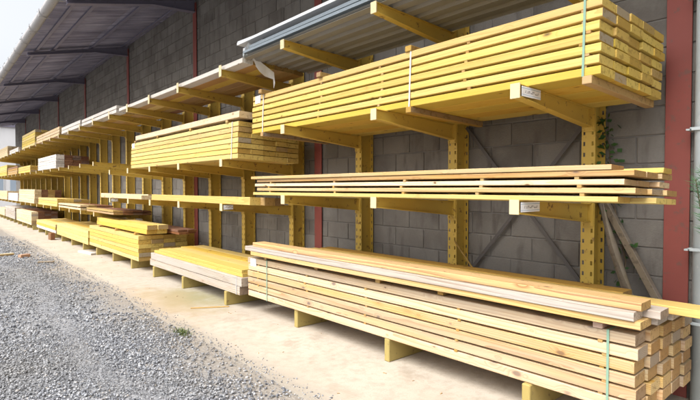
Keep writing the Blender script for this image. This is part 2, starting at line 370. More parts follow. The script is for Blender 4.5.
# ------------------------------------------------------------------ warehouse
wh = thing('warehouse', 'long grey concrete block warehouse with red steel columns and overhanging eave', 'warehouse', (XW, 0, 0))
Y0, Y1, WTOP = -3.0, 37.6, 5.60
colY = [-3.4 + .6, 1.2] + [ypx(p, XW) for p in (319.5, 197, 130, 87, 60, 41, 27)]
wall = link('wall', boxes('wall', [(.011, .16, Y0, Y1, 0, WTOP)], M['mortar']), wh)

# ------------------------------------------------------------------ racks
PX = 4.155                                   # front flange of the rack posts
PH = 3.42
def post_mesh():
    vs, fs = [], []
    def flange(x, hw):
        pitch = .09; hz = .034; hx = .017
        ys = [-hw, -hw * .62 - hx / 2, -hw * .62 + hx / 2, hw * .62 - hx / 2, hw * .62 + hx / 2, hw]
        zs = [0]; z = .06
        while z + pitch < PH: zs += [z, z + hz]; z += pitch
        zs.append(PH); b = len(vs)
        for zz in zs:
            for yy in ys: vs.append((x, yy, zz))
        for i in range(len(zs) - 1):
            for j in range(5):
                if i % 2 == 1 and j in (1, 3): continue
                a = b + i * 6 + j; fs.append((a, a + 6, a + 7, a + 1))
    flange(.002, .055); flange(.20, .055)
    me = mesh('post', vs, fs); return me
def make_post(parent, y, idx):
    o = link('post', POST, parent, None, (PX, y, 0)); o.modifiers.new('thick', 'SOLIDIFY').thickness = .005
    o2 = link('web', WEB, o)
    return o
POST = post_mesh(); POST.materials.append(M['rack'])
WEB = boxes('web', [(.006, .196, -.004, .004, 0, PH), (.03, .17, -.054, .054, -.0, .012)], M['rack'])
def arm_mesh(lip):
    # local: root at x=0 (post face), tip towards -x; local z=0 is the top of the tip
    Ln = PX - TIP - .004; s = math.tan(TILT); vs, fs = [], []
    def prism(x0, x1, y0, y1, za0, za1, zb0, zb1):  # at x0: za0..za1, at x1: zb0..zb1
        b = len(vs)
        for (x, z0, z1) in ((x0, za0, za1), (x1, zb0, zb1)):
            vs.extend([(x, y0, z0), (x, y1, z0), (x, y1, z1), (x, y0, z1)])
        fs.extend([(b, b + 1, b + 2, b + 3), (b + 7, b + 6, b + 5, b + 4), (b, b + 4, b + 5, b + 1), (b + 1, b + 5, b + 6, b + 2), (b + 2, b + 6, b + 7, b + 3), (b + 3, b + 7, b + 4, b)])
    rz = -Ln * s
    prism(0, -Ln, -.005, .005, rz - .146, rz - .004, -.080, -.004)
    prism(0, -Ln, -.032, .032, rz - .004, rz, -.004, 0)
    prism(0, -Ln, -.032, .032, rz - .154, rz - .146, -.088, -.080)
    prism(-.002, -.010, -.050, .050, rz - .19, rz + .03, rz - .19, rz + .03)
    for yy in (-.036, .036):
        for zz in (rz - .172, rz + .014): prism(-.010, -.019, yy - .008, yy + .008, zz - .008, zz + .008, zz - .008, zz + .008)
    return mesh('arm', vs, fs, M['rack'])
ARM = arm_mesh(False)
PLATE = mesh('end_plate', [(x, y, z) for x, zt, zb in ((-.0, .002, -.096), (-.008, .006, -.094)) for (y, z) in ((-.036, zb), (.036, zb), (.036, zt), (-.036, zt))], [(3, 2, 1, 0), (4, 5, 6, 7), (0, 1, 5, 4), (1, 2, 6, 5), (2, 3, 7, 6), (3, 0, 4, 7)], M['plate'])
PLATE_LIP = boxes('end_plate', [(-.008, 0, -.036, .036, -.096, .06)], M['plate'], .002)
LABEL = boxes('label_plate', [(-.125, .125, -.0015, .0015, -.034, .034)], M['label'])
SMALL_LABEL = boxes('label_plate', [(-.07, .07, -.0015, .0015, -.03, .03)], M['label'])
FOOT = {}
def rack(name, label, ys, tiers, foot_tip, lips=(), skip=(), labels=(), group='storage racks along the wall', foot_h=.19):
    root = thing(name, label, 'storage rack', (0, 0, 0), (0, 0, 0), group)
    root.location = (0, ys[0], 0)
    for i, y in enumerate(ys):
        ly = y - ys[0]
        make_post(root, ly, i)
        if (foot_tip, foot_h) not in FOOT: FOOT[(foot_tip, foot_h)] = boxes('foot', [(foot_tip, PX - .002, -.032, .032, .001, foot_h)], M['foot'], .006)
        link('foot', FOOT[(foot_tip, foot_h)], root, None, (0, ly, 0))
        for ti, zt in enumerate(tiers):
            if (i, ti) in skip: continue
            a = link('arm', ARM, root, None, (PX, ly, zt))
            link('end_plate', PLATE_LIP if ti in lips else PLATE, a, None, (-(PX - TIP) + .004, 0, 0))
            for (pi, pt, big) in labels:
                if (pi, pt) == (i, ti):
                    l = link('label_plate', LABEL if big else SMALL_LABEL, a, None, (-(PX - TIP) + (.15 if big else .09), -.0345, -.046))
    return root
r1 = [ypx(p, PX) - .055 for p in (581, 448, 355.5)]
r2 = [ypx(p, PX) - .055 for p in (289, 241.5, 208.5, 183, 161.5)]
r3 = [r2[-1] + 1.36 + 1.32 * i for i in range(17)]
T1 = (1.515, 2.30, 3.24); T2 = (1.385, 1.985, 3.19); T3 = (1.02, 2.22, 3.19)
FT1, FT2 = 3.19, 3.07
rackA = rack('cantilever_rack', 'nearest yellow perforated steel rack with crossed grey braces behind the boards', r1, T1, FT1, labels=((0, 0, True), (0, 1, True)), foot_h=.21)
rackB = rack('cantilever_rack', 'second yellow steel rack, holding the tall yellow pack behind the nearest pack', r2, T2, FT2, lips=(2,), labels=((0, 0, False), (4, 0, False)))
rackC = rack('cantilever_rack', 'farthest and longest yellow steel rack, running to the far end of the wall', r3, T3, FT2, lips=(2,), foot_h=.17)
# crossed braces behind the first bay
ya, yb = r1[0], r1[1]
def brace(y0, z0, y1, z1, x):
    L = math.hypot(y1 - y0, z1 - z0); o = link('brace', boxes('brace', [(-.003, .003, 0, L, -.017, .017)], M['steel']), rackA)
    o.location = (x, y0 - ya, z0); o.rotation_euler = (math.atan2(z1 - z0, y1 - y0), 0, 0); return o
brace(ya + .04, .66, yb - .04, 2.24, PX + .185); brace(yb - .04, .66, ya + .04, 2.24, PX + .177)
# ------------------------------------------------------------------ timber packs
def onarm(zt, x): return zt - (x - TIP) * math.tan(TILT) + .002
# A  bottom whitewood pack
xA = 3.235; yA = 1.09; LA = 4.55
packA, WA, hA = pack('timber_pack', 'big pale whitewood pack on the rack feet, lowest and nearest in the photo', xA, yA, .213, LA, 5, 6, .180, .0705, .0142, 'pale', skew=-.018,
     rotz=R(1.2), jit=.009, straps=(.16, 4.1), strap_mat='strap_g', spacers=(.2, 1.3, 2.35, 3.3, 4.3), tagged=True)
topA = .213 + hA
# loose boards over A, on cross bearers
zb = topA + .001
for i, (px, nm) in enumerate(((598, 'nearest'), (439, 'second'), (378, 'third'), (316, 'fourth'), (267, 'farthest'))):
    y = ypx(px, 3.2) ; b = boxes('bearer', [(0, .80, -.03, .03, 0, .046)], M['block_end'] if i == 0 else M['tan'], .004)
    tag(link('timber_bearer', b, None, None, (3.215 + .015 * (i % 2) - .012 * i, y, zb + .002)), nm + ' small cross bearer on top of the pale whitewood pack', 'bearer', 'bearers on the whitewood pack')
zl = zb + .050
ln = 4.42
names = ['front', 'second', 'third', 'fourth', 'rearmost']
for i in range(4):
    loose('loose_board', names[i] + ' weathered board of the lowest loose layer over the whitewood pack', 3.27 + i * .20, 1.05 + (.0, -.03, -.05, -.14)[i], zl, ln, .194, .047, ('loose', 'grey', 'grey', 'grey')[i], (0, 0, R(1.2)), group='loose boards over the whitewood pack')
z2 = zl + .049
loose('loose_board', 'whitish knotty board in the middle of the loose layers, second from top', 3.23, 1.08, z2, 4.52, .15, .055, 'grey', (0, 0, R(1.0)), group='loose boards over the whitewood pack')
loose('loose_board', 'grey ended board just behind the whitish knotty board', 3.40, .99, z2, 4.2, .16, .050, 'grey', (0, 0, R(1.2)), group='loose boards over the whitewood pack')
z3 = z2 + .057
loose('loose_board', 'top loose board with bold orange grain and a yellow painted end', 3.285, 1.055, z3, 4.42, .17, .050, 'bold', (0, 0, R(1.1)), group='loose boards over the whitewood pack')
loose('loose_board', 'yellow ended board jutting out farthest on the right beneath the red column', 3.62, .80, z2, 4.1, .18, .050, 'yellow', (0, 0, R(.6)), group='loose boards over the whitewood pack')
loose('loose_board', 'plain rear board of the loose layers lying closest to the posts', 3.82, 1.35, z2, 3.5, .17, .050, 'tan', (0, 0, R(.4)), group='loose boards over the whitewood pack')

# C  thin stickered boards on the middle arms
xC = 3.06; yC = 1.08; LC = 4.22
zC = onarm(T1[0], xC)
pack('board_stack', 'stickered stack of thin pale boards with ragged ends on the middle arms', xC, yC + .02, zC, LC, 3, 4, .19, .034, .018, 'loose',
     tilt=TILT, jit=.05, skew=-.045, spacers=(.28, 1.0, 1.75, 2.7, 3.9), cat='board stack', rowmats=('yellow2', 'loose', 'cream', 'loose'))
zt = 4 * .034 + 3 * .018 + .003
ct = math.cos(TILT); stl = math.sin(TILT)
loose('loose_board', 'dusty pale top board lying over the stickered thin boards', xC + .1 , yC + .10, zC + zt - .1 * stl, 4.2, .19, .033, 'pale', (0, TILT, R(.3)))
loose('loose_board', 'short yellow board behind the dusty top board on the middle arms', xC + .46, yC - .06, zC + zt - .46 * stl, 2.3, .15, .033, 'yellow', (0, TILT, 0))
# D  big yellow pack
xD = 3.125; yD = ypx(598, xD); LD = ypx(247, xD) - yD
zD = onarm(T1[1], xD)
packD, WD, hD = pack('timber_pack', 'big bright yellow seven layer pack with a green strap on the upper arms, nearest', xD, yD, zD, LD, 5, 7, .203, .054, .0165, 'yellow', skew=-.004, rotz=R(-1.0),
     tilt=TILT, jit=.012, straps=(.10,), strap_mat='strap_g', spacers=(.1, 1.0, 1.95, 2.9, 4.1), tagged=True, skids=(.07, ypx(407, xD) - yD, ypx(258, xD) - yD))
for yy in (ypx(407, xD) - yD, ypx(258, xD) - yD):
    link('strap', boxes('strap', [(-.006, -.004, yy - .008, yy + .008, -.05, hD + .004), (-.004, WD + .004, yy - .008, yy + .008, hD + .002, hD + .004)], M['strap_w']), packD)
for i, (px, xx) in enumerate(((605, .45), (405, .0), (316, .0), (258, .0))):
    yy = ypx(px, xD) + (.15 if i == 0 else 0)
    b = boxes('bearer', [(0, .88 - xx, -.035, .035, 0, .05)], M['tan'], .004)
    tag(link('timber_bearer', b, None, None, (xD + .03 + xx, yy, zD + hD + .0015 - (.03 + xx) * stl), (0, TILT, 0)), ('nearest', 'second', 'third', 'farthest')[i] + ' cross bearer lying on top of the nearest big yellow pack', 'bearer', 'bearers on the nearest yellow pack')
# I  yellow over silver pack on the floor
yI = LA + yA + .12; LI = ypx(148, 3.06) - yI
packI, WI, hI = pack('timber_pack', 'silver grey two layer beam pack topped with yellow boards, on the floor', 3.09, yI, .193, LI, 5, 2, .19, .112, .006, 'grey', jit=.03, straps=(.1,), strap_mat='tie')
z = .193 + hI + .001
pack('board_stack', 'two layers of yellow boards lying over the silver grey beams', 3.13, yI + .03, z, LI - .1, 4, 2, .21, .046, .001, 'yellow2', jit=.06, rowmats=('yellow2', 'yellow2'), cat='board stack', rowlen=(1.0, .92))
# J
yJ = ypx(138, 3.06); LJ = ypx(89, 3.06) - yJ
packJ, WJ, hJ = pack('timber_pack', 'tidy six layer yellow pack standing on the floor, carrying a smaller stack', 3.06, yJ, .193, LJ, 4, 6, .235, .077, .005, 'yellow2', jit=.02)
zk = .193 + hJ
for i, yy in enumerate((yJ + .3, yJ + 1.6, yJ + 2.9)):
    tag(link('timber_bearer', boxes('bearer', [(0, .6, -.04, .04, 0, .045)], M['tan'], .004), None, None, (3.08, yy, zk + .002)), ('near', 'middle', 'far')[i] + ' cross bearer on the tidy six layer yellow pack', 'bearer', 'bearers on the six layer pack')
yK = ypx(147, 3.12)
pack('board_stack', 'small bright yellow stack lying on the tidy six layer yellow pack', 3.12, yK + .0, zk + .048, ypx(97, 3.12) - yK, 2, 2, .19, .085, .002, 'yellow2', jit=.04, cat='board stack')
pack('board_stack', 'brown boards lying flat behind the small bright yellow stack', 3.56, yK - .35, zk + .048, 3.4, 2, 2, .18, .04, .002, 'brown', jit=.07, cat='board stack')
# G big yellow pack on rack 2
xG = 3.06; yG = ypx(237.5, xG); LG = ypx(131, xG) - yG; zG = onarm(T2[1], xG)
packG, WG, hG = pack('timber_pack', 'tall yellow seven layer pack on the second rack, left of the nearest pack', xG, yG, zG, LG, 5, 7, .19, .062, .0085, 'yellow2', tilt=TILT, jit=.012, straps=(.16,), strap_mat='strap_w', tagged=True)
for i, yy in enumerate((.3, 1.5, 2.9, 4.1)):
    tag(link('timber_bearer', boxes('bearer', [(0, .8, -.03, .03, 0, .035)], M['tan'], .004), None, None, (xG + .0, yG + yy, zG + hG + .002), (0, TILT, 0)), ('nearest', 'second', 'third', 'farthest')[i] + ' cross bearer between the tall yellow pack and its whitish top boards', 'bearer', 'bearers on the tall yellow pack')
pack('board_stack', 'whitish single layer of thick boards on top of the tall yellow pack', xG + .0, yG - .02, zG + hG + .040, LG - .25, 4, 1, .2, .085, 0, 'white', tilt=TILT, jit=.05, cat='board stack', colmats=('cream', 'brown', 'brown', 'tan'))
# H on the low tier of rack 2
xH = 3.05; yH = ypx(251, xH); zH = onarm(T2[0], xH)
pack('board_stack', 'single row of thick yellow beams on the low arms of the second rack', xH, yH, zH, ypx(152, xH) - yH, 3, 1, .15, .10, 0, 'yellow2', tilt=TILT, jit=.05, skew=-.045, cat='beam row', colmats=('yellow2', 'tan', 'tan'))
pack('board_stack', 'cream thin boards with brown ends at the far end of the low arms', xH, ypx(141, xH) , zH, ypx(101, xH) - ypx(141, xH), 2, 1, .19, .075, 0, 'cream', tilt=TILT, jit=.03, cat='board stack')
pack('board_stack', 'pale boards behind the cream thin boards on the low arms', xH + .42, ypx(148, xH + .42) , onarm(T2[0], xH + .42), 3.6, 2, 1, .19, .10, 0, 'cream', tilt=TILT, jit=.03, cat='board stack')
# F upper tier of rack 2
xF = 3.06; zF = onarm(T2[2], xF); yF = ypx(243, xF)
packF, WF, hF = pack('board_stack', 'brown boards with white wrapped front edge on the highest arms, second rack', xF, yF, zF, ypx(151, xF) - yF - .03, 6, 1, .155, .062, 0, 'tan', tilt=TILT, jit=.01, cat='board stack', colmats=('white', 'tan', 'yellow2', 'tan', 'tan', 'tan'))
yF2 = ypx(150, xF)
pack('board_stack', 'white edged brown boards on the highest arms where the second rack ends', xF, yF2, zF, ypx(120, xF) - yF2, 6, 1, .155, .062, 0, 'tan', tilt=TILT, jit=.02, cat='board stack', colmats=('white', 'tan', 'yellow2', 'tan', 'tan', 'brown'))
# far packs on the third rack, placed by photo column of near and far end
def far(label, px0, px1, z0, cols, rows, wd, t, gap, mat, tilt=True, x=3.06, colmats=None, rowmats=None, cat='timber pack', name='timber_pack'):
    y0 = ypx(px1, x); y1 = min(ypx(px0, x), y0 + 5.4)
    return pack(name, label, x, y0, (onarm(z0, x) if tilt else z0), y1 - y0 - .04, cols, rows, wd, t, gap, mat, tilt=TILT if tilt else 0, jit=.03, colmats=colmats, rowmats=rowmats, spacers=[.3, (y1 - y0) / 2, y1 - y0 - .3], cat=cat, group='packs on the farthest rack')
far('low yellow four layer pack on the floor beyond the tidy six layer pack', 56, 87.5, .173, 4, 4, .23, .085, .004, 'yellow2', False)
far('floor pack with white lower beams and yellow boards above', 36, 55, .173, 4, 3, .23, .09, .004, 'white', False, rowmats=('white', 'yellow2', 'yellow2'))
far('floor pack with pale front and dark reddish brown ends', 16, 31, .173, 4, 6, .22, .08, .004, 'cream', False, colmats=('cream', 'brown', 'brown', 'brown'))
far('grey brown pack at the far left end of the floor row', 5, 14.5, .173, 4, 6, .22, .085, .004, 'grey', False)
far('cream floor pack at the very end of the wall', -3, 4.5, .173, 4, 4, .22, .085, .004, 'cream', False)
far('dark brown double layer of boards on the lowest arms of the farthest rack', 86, 113, T3[0], 4, 2, .2, .04, .012, 'brown', colmats=('tan', 'brown', 'brown', 'brown'), name='board_stack', cat='board stack')
far('two thin white board layers with gaps on the lowest arms of the farthest rack', 58, 80, T3[0], 4, 2, .2, .05, .03, 'white', colmats=('cream', 'tan', 'brown', 'brown'), name='board_stack', cat='board stack')
far('yellow three layer pack on the lowest arms of the farthest rack', 38, 57, T3[0], 4, 3, .22, .08, .004, 'yellow2')
far('cream six layer pack on the lowest arms near the wall end', 18.5, 34, T3[0], 4, 6, .22, .085, .004, 'cream', colmats=('cream', 'brown', 'tan', 'brown'))
far('whitish pack on the lowest arms next to the wall end', 8, 17.5, T3[0], 4, 4, .22, .085, .004, 'white')
far('pale yellow pack ending the lowest arms', -1, 7, T3[0], 4, 5, .22, .085, .004, 'cream')
far('lavender white pack with dark red brown end on the middle arms, farthest rack', 38, 56, T3[1], 4, 6, .23, .068, .004, 'white', colmats=('white', 'brown', 'brown', 'brown'))
far('small yellow three layer pack on the middle arms of the farthest rack', 18.5, 30.5, T3[1], 4, 3, .22, .085, .004, 'yellow2', colmats=('yellow2', 'tan', 'tan', 'tan'))
far('brown topped stack on the middle arms close to the wall end', 8, 17.5, T3[1], 4, 4, .22, .085, .004, 'tan', rowmats=('tan', 'tan', 'tan', 'brown'))
far('yellow pack ending the middle arms', -2, 7, T3[1], 4, 6, .22, .085, .004, 'yellow2')
far('first white edged double layer on the highest arms of the farthest rack', 82, 117, T3[2], 5, 2, .19, .07, .012, 'white', colmats=('white', 'tan', 'tan', 'tan', 'tan'), name='board_stack', cat='board stack')
far('second white edged layers on the highest arms of the farthest rack', 62, 81, T3[2], 5, 2, .19, .085, .012, 'white', colmats=('white', 'tan', 'tan', 'tan', 'tan'), name='board_stack', cat='board stack')
far('pale cream three layer stack on the highest arms of the farthest rack', 37, 60, T3[2], 5, 3, .19, .08, .012, 'cream', name='board_stack', cat='board stack')
far('yellow six layer pack standing up against the white shed, highest arms', 22.5, 35.5, T3[2], 5, 6, .19, .09, .006, 'yellow2')
far('small white boards beyond the highest yellow pack', 10, 19, T3[2], 3, 2, .2, .09, .006, 'white', name='board_stack', cat='board stack')
far('pale yellow five layer pack ending the highest arms', -2, 8, T3[2], 5, 5, .19, .09, .006, 'cream')

# E  cladding sheets and flashings on the top arms of the near rack
def sheet_mesh(L, W_):
    vs, fs = [], []; prof = []; x = 0; dp = .032
    while x < W_ - .01:
        prof += [(x, 0), (x + .09, 0), (x + .115, dp), (x + .145, dp)]; x += .17
    prof.append((x, 0))
    for yy in (0, L):
        for (a, b) in prof: vs.append((a, yy, b))
    m_ = len(prof)
    for i in range(m_ - 1): fs.append((i, i + 1, m_ + i + 1, m_ + i))
    return mesh('sheet', vs, fs, M['sheet'])
xE = 3.07; yE = 1.7; LE = ypx(246, 3.1) - yE; zE = onarm(T1[2], xE)
SH = sheet_mesh(LE, .98)
for i in range(5):
    o = link('cladding_sheet', SH, None, None, (xE + (.0, .006, -.004, .01, .003)[i], yE + (.0, .03, -.02, .05, .02)[i], zE + .001 + i * .0075), (0, TILT, 0)); o.modifiers.new('thick', 'SOLIDIFY').thickness = .0015
    tag(o, ('lowest', 'second', 'middle', 'fourth', 'topmost')[i] + ' grey ribbed metal sheet of the stack on the highest near arms', 'metal sheet', 'ribbed metal sheets')
zt = zE + .001 + 4 * .0075 + .034
def channel(L, wd, h, th, mat):
    return boxes('flashing', [(0, wd, 0, L, 0, th), (0, th, 0, L, th, h), (wd - th, wd, 0, L, th, h * .6)], mat)
for i, (x, z, L, wd, h, mt, lab) in enumerate((
        (3.075, zt - .004, 3.95, .10, .030, 'zinc', 'blue grey channel flashing lying on the ribbed sheets, lowest at the front'),
        (3.115, zt + .064, 3.70, .12, .034, 'zinc', 'upper blue grey channel flashing beneath the long white flashing'),
        (3.30, zt - .010, 4.0, .16, .06, 'zinc', 'rear blue grey flashing lying behind the front channels'),
        (3.20, zt + .020, 3.85, .09, .05, 'galv', 'pale galvanised profile tucked between the blue grey flashings'))):
    tag(link('metal_flashing', channel(L, wd, h, .003, M[mt]), None, None, (x, yE + LE - L + .07 * i, z + .002), (0, TILT if i == 2 else 0, R((.1, -.25, 0, .3)[i]))), lab, 'flashing', 'flashings on the sheets')
for i, px in enumerate((343, 262)):
    tag(link('timber_block', boxes('block', [(0, .26, -.04, .04, 0, .15)], M['block_end'], .004), None, None, (3.235, ypx(px, 3.24), zt - .008), (0, TILT, 0)), ('near', 'far')[i] + ' pinkish timber block spacing the flashings above the ribbed sheets', 'block', 'timber blocks among the flashings')
zw = zt + .152
fl = boxes('flashing', [(0, .13, 0, 4.0, 0, .004), (0, .004, 0, 4.0, .004, .032), (.126, .13, 0, 4.0, .004, .03)], M['white_metal'])
tag(link('metal_flashing', fl, None, None, (3.10, yE + LE - 3.78, zw)), 'long white angle flashing on top, its end poking out by the grey wall', 'flashing', 'flashings on the sheets')
for i, (dx, dz, a) in enumerate(((.02, .006, 4), (.06, .02, -5))):
    tag(link('metal_flashing', boxes('flashing', [(0, .07, 0, .6, 0, .003), (0, .003, 0, .6, .003, .04)], M['white_metal']), None, None, (3.14 + dx, yE + LE - .36 + .1 * i, zt + .17 + dz - .005 - .06 * i), (0, 0, R(a))), ('short bent white offcut lying in the end of the flashings', 'lower short white offcut among the blue grey flashing ends')[i], 'flashing', 'flashing offcuts')
tag(link('timber_block', boxes('block', [(0, .20, -.045, .045, 0, .07)], M['block_end'], .004), None, None, (3.42, ypx(302, 3.40), zt + .15)), 'pinkish timber block standing above the white flashing against the grey wall', 'block', 'timber blocks among the flashings')

# torn wrap on the end of F
vs, fs = [], []
prof = [((0, .0), .0), ((.03, .14), .02), ((.07, .20), .0), ((.12, .10), .05), ((.20, .00), .02), ((.30, -.06), .04), ((.44, -.12), .03), ((.46, -.26), .03)]
for i, ((a, b), c) in enumerate(prof):
    wdt = (.05, .05, .06, .10, .11, .09, .05, .03)[i]
    vs += [(a, -.02 - c, b + .03), (a + wdt * .4, -.035 + c, b - wdt), (a, -.017 - c, b + .03), (a + wdt * .4, -.032 + c, b - wdt)]
for i in range(len(prof) - 1):
    q = 4 * i; fs += [(q, q + 1, q + 5, q + 4), (q + 2, q + 6, q + 7, q + 3)]
wr = link('torn_wrap', mesh('torn_wrap', vs, fs, M['wrap'], True), packF, None, (.0, .0, .04))
wr['label'] = 'torn white plastic wrap hanging off the board ends'

# ------------------------------------------------------------------ block wall pieces (nearest visible ones singly, the rest as one)
def visible(x, y, z):
    d = x * math.sin(YAW) + y * math.cos(YAW)
    if d < .3: return None
    px = 350 + 490 * (x * math.cos(YAW) - y * math.sin(YAW)) / d; py = 188 - 490 * (z - H) / d
    if not (-12 < px < 712 and -14 < py < 414): return None
    for (x0, x1, y0, y1, z0, z1) in OCC:
        # segment camera -> point against the box
        t0, t1 = 0.0, 1.0; ok = True
        for o_, e_, a_, b_ in ((0, x, x0, x1), (0, y, y0, y1), (H, z, z0, z1)):
            dd = e_ - o_
            if abs(dd) < 1e-9:
                if o_ < a_ or o_ > b_: ok = False; break
                continue
            ta, tb = sorted(((a_ - o_) / dd, (b_ - o_) / dd)); t0 = max(t0, ta); t1 = min(t1, tb)
            if t0 > t1: ok = False; break
        if ok: return None
    return d
BL, BH = .45, .225
cand, rest = [], []
for r in range(int(WTOP / BH) + 1):
    z0 = r * BH; z1 = min(z0 + BH - .010, WTOP)
    if z1 - z0 < .05: continue
    y = Y0 - (BL / 2 if r % 2 else 0)
    while y < Y1 - .05:
        a, b = max(y, Y0), min(y + BL - .010, Y1); y += BL
        if b - a < .06: continue
        ds = [visible(XW, yy, zz) for yy in (a + .03, (a + b) / 2, b - .03) for zz in (z0 + .03, z1 - .03)]
        ds = [q for q in ds if q]
        full = abs((b - a) - (BL - .010)) < 1e-3 and abs((z1 - z0) - (BH - .010)) < 1e-3
        (cand if ds and full else rest).append((min(ds) if ds else 1e9, a, b, z0, z1))
cand.sort(); rest += cand[300:]; cand = cand[:300]
BLK = boxes('block', [(0, .03, -(BL - .010) / 2, (BL - .010) / 2, -(BH - .010) / 2, (BH - .010) / 2)], M['block'], .005)
for (d, a, b, z0, z1) in cand:
    o = link('block', BLK, wall, None, (random.uniform(-.0025, .0015), (a + b) / 2, (z0 + z1) / 2), (0, random.uniform(-.006, .006), random.uniform(-.004, .004)))
bo = link('blockwork', boxes('blockwork', [(random.uniform(-.002, .001), .03, a, b, z0, z1) for (d, a, b, z0, z1) in rest], M['block']), wall); bo['kind'] = 'stuff'
# columns, rafters, roof
XE, ZE, ZW = 1.92, 5.06, 5.66                # eave line and roof height at the wall
slope = math.atan2(ZW - ZE, XW - XE)
colm = boxes('column', [(-.028, -.016, -.085, .085, 0, WTOP - .1), (-.016, .0, -.006, .006, 0, WTOP - .1)], M['red'], .002)
def raf():
    vs, fs = [], []
    def prism(pts, y0, y1):
        b = len(vs); n_ = len(pts); vs.extend([(x, y0, z) for x, z in pts] + [(x, y1, z) for x, z in pts])
        fs.append(tuple(b + i for i in range(n_))); fs.append(tuple(b + n_ + i for i in range(n_))[::-1])
        for i in range(n_): fs.append((b + i, b + (i + 1) % n_, b + n_ + (i + 1) % n_, b + n_ + i))
    zr = lambda x: ZE + (x - XE) * math.tan(slope) - .105
    xs = [XE + .05, XW - .9, XW - .02]; dp = [.06, .08, .24]
    for i in range(2):
        a, b = xs[i], xs[i + 1]; da, db = dp[i], dp[i + 1]
        prism([(a, zr(a) - da), (b, zr(b) - db), (b, zr(b)), (a, zr(a))], -.006, .006)
        prism([(a, zr(a) - da - .012), (b, zr(b) - db - .012), (b, zr(b) - db), (a, zr(a) - da)], -.07, .07)
        prism([(a, zr(a)), (b, zr(b)), (b, zr(b) + .012), (a, zr(a) + .012)], -.07, .07)
    return mesh('rafter', [(x - XW, y, z) for x, y, z in vs], fs, M['dark_steel'])
RF = raf()
for y in colY:
    if Y0 < y < Y1: link('column', colm, wh, None, (0, y, 0)); link('rafter', RF, wh, None, (0, y, 0))
roof = link('roof', boxes('roof', [(XE - XW - .02, .16, Y0, Y1, 0, .02)], M['dark_steel']), wh)
roof.location = (0, 0, ZW + .06); roof.rotation_euler = (0, -slope, 0); roof.scale = (1, 1, 1)
for i, x in enumerate((XE + .25, 2.55, 3.45, XW - .12)):
    z = ZE + (x - XE) * math.tan(slope); link('purlin', boxes('purlin', [(-.03, .03, Y0, Y1, -.07, -.03)], M['dark_steel']), wh, None, (x - XW, 0, z))
def corr(L, W_):
    vs, fs = [], []; n_ = int(W_ / .146 * 8)
    for i in range(n_ + 1):
        yy = W_ * i / n_; zz = .024 * math.sin(2 * math.pi * yy / .146)
        vs += [(0, yy, zz), (L, yy, zz), (0, yy, zz + .008), (L, yy, zz + .008)]
    for i in range(n_): q = 4 * i; fs += [(q, q + 1, q + 5, q + 4), (q + 2, q + 6, q + 7, q + 3), (q, q + 4, q + 6, q + 2)]
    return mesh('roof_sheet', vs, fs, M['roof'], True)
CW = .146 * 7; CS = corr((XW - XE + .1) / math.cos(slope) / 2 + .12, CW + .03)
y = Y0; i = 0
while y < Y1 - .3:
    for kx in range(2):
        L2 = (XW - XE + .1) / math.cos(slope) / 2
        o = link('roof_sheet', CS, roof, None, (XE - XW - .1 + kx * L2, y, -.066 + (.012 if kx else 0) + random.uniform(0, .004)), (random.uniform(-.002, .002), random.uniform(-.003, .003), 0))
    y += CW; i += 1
# gutter
vs, fs = [], []
for yy in np.linspace(Y0, Y1, 60):
    dz = random.uniform(-.008, .008)
    for j in range(9):
        t = math.pi * (1 + j / 8); vs.append((.085 * math.cos(t), yy, .10 * math.sin(t) + dz))
for i in range(59):
    for j in range(8): fs.append((i * 9 + j, i * 9 + j + 1, (i + 1) * 9 + j + 1, (i + 1) * 9 + j))
gu = link('gutter', mesh('gutter', vs, fs, M['fascia'], True), wh, None, (XE - XW - .13, 0, ZE - .06)); gu.modifiers.new('thick', 'SOLIDIFY').thickness = .006
GB = boxes('gutter_bracket', [(-.10, -.092, -.015, .015, -.12, .03), (-.10, .10, -.015, .015, -.12, -.112)], M['fascia'])
for yy in np.arange(3, Y1, 1.15): link('gutter_bracket', GB, gu, None, (0, yy, 0))
# leaf litter and moss along the gutter lip
vs, fs = [], []
for _ in range(1500):
    yy = random.uniform(5, Y1); x = random.gauss(-.02, .04); z = random.uniform(-.03, .02); s = random.uniform(.01, .035)
    b = len(vs); a = random.uniform(0, 6.3); u = random.uniform(-.6, .9)
    vs += [(x, yy, z), (x + s * math.cos(a), yy + s * math.sin(a), z + s * u), (x + s * .5 * math.cos(a + 1), yy + s * .5 * math.sin(a + 1), z + s * (u + .5))]; fs.append((b, b + 1, b + 2))
lt = link('leaf_litter', mesh('leaf_litter', vs, fs, M['litter']), gu); lt['kind'] = 'stuff'
# downpipe right of the nearest column
dp = link('downpipe', tube('downpipe', [(-.085, 1.005, 0.02), (-.085, 1.005, 2.4), (-.085, 1.005, 4.9)], .07, M['galv'], 20), wh)
for z in (.6, 1.14, 2.02, 3.0): link('pipe_bracket', boxes('pipe_bracket', [(-.145, .0, .925, .933, z, z + .025), (-.165, -.005, 1.077, 1.11, z, z + .012), (-.165, -.157, .925, 1.085, z, z + .022)], M['galv']), dp)

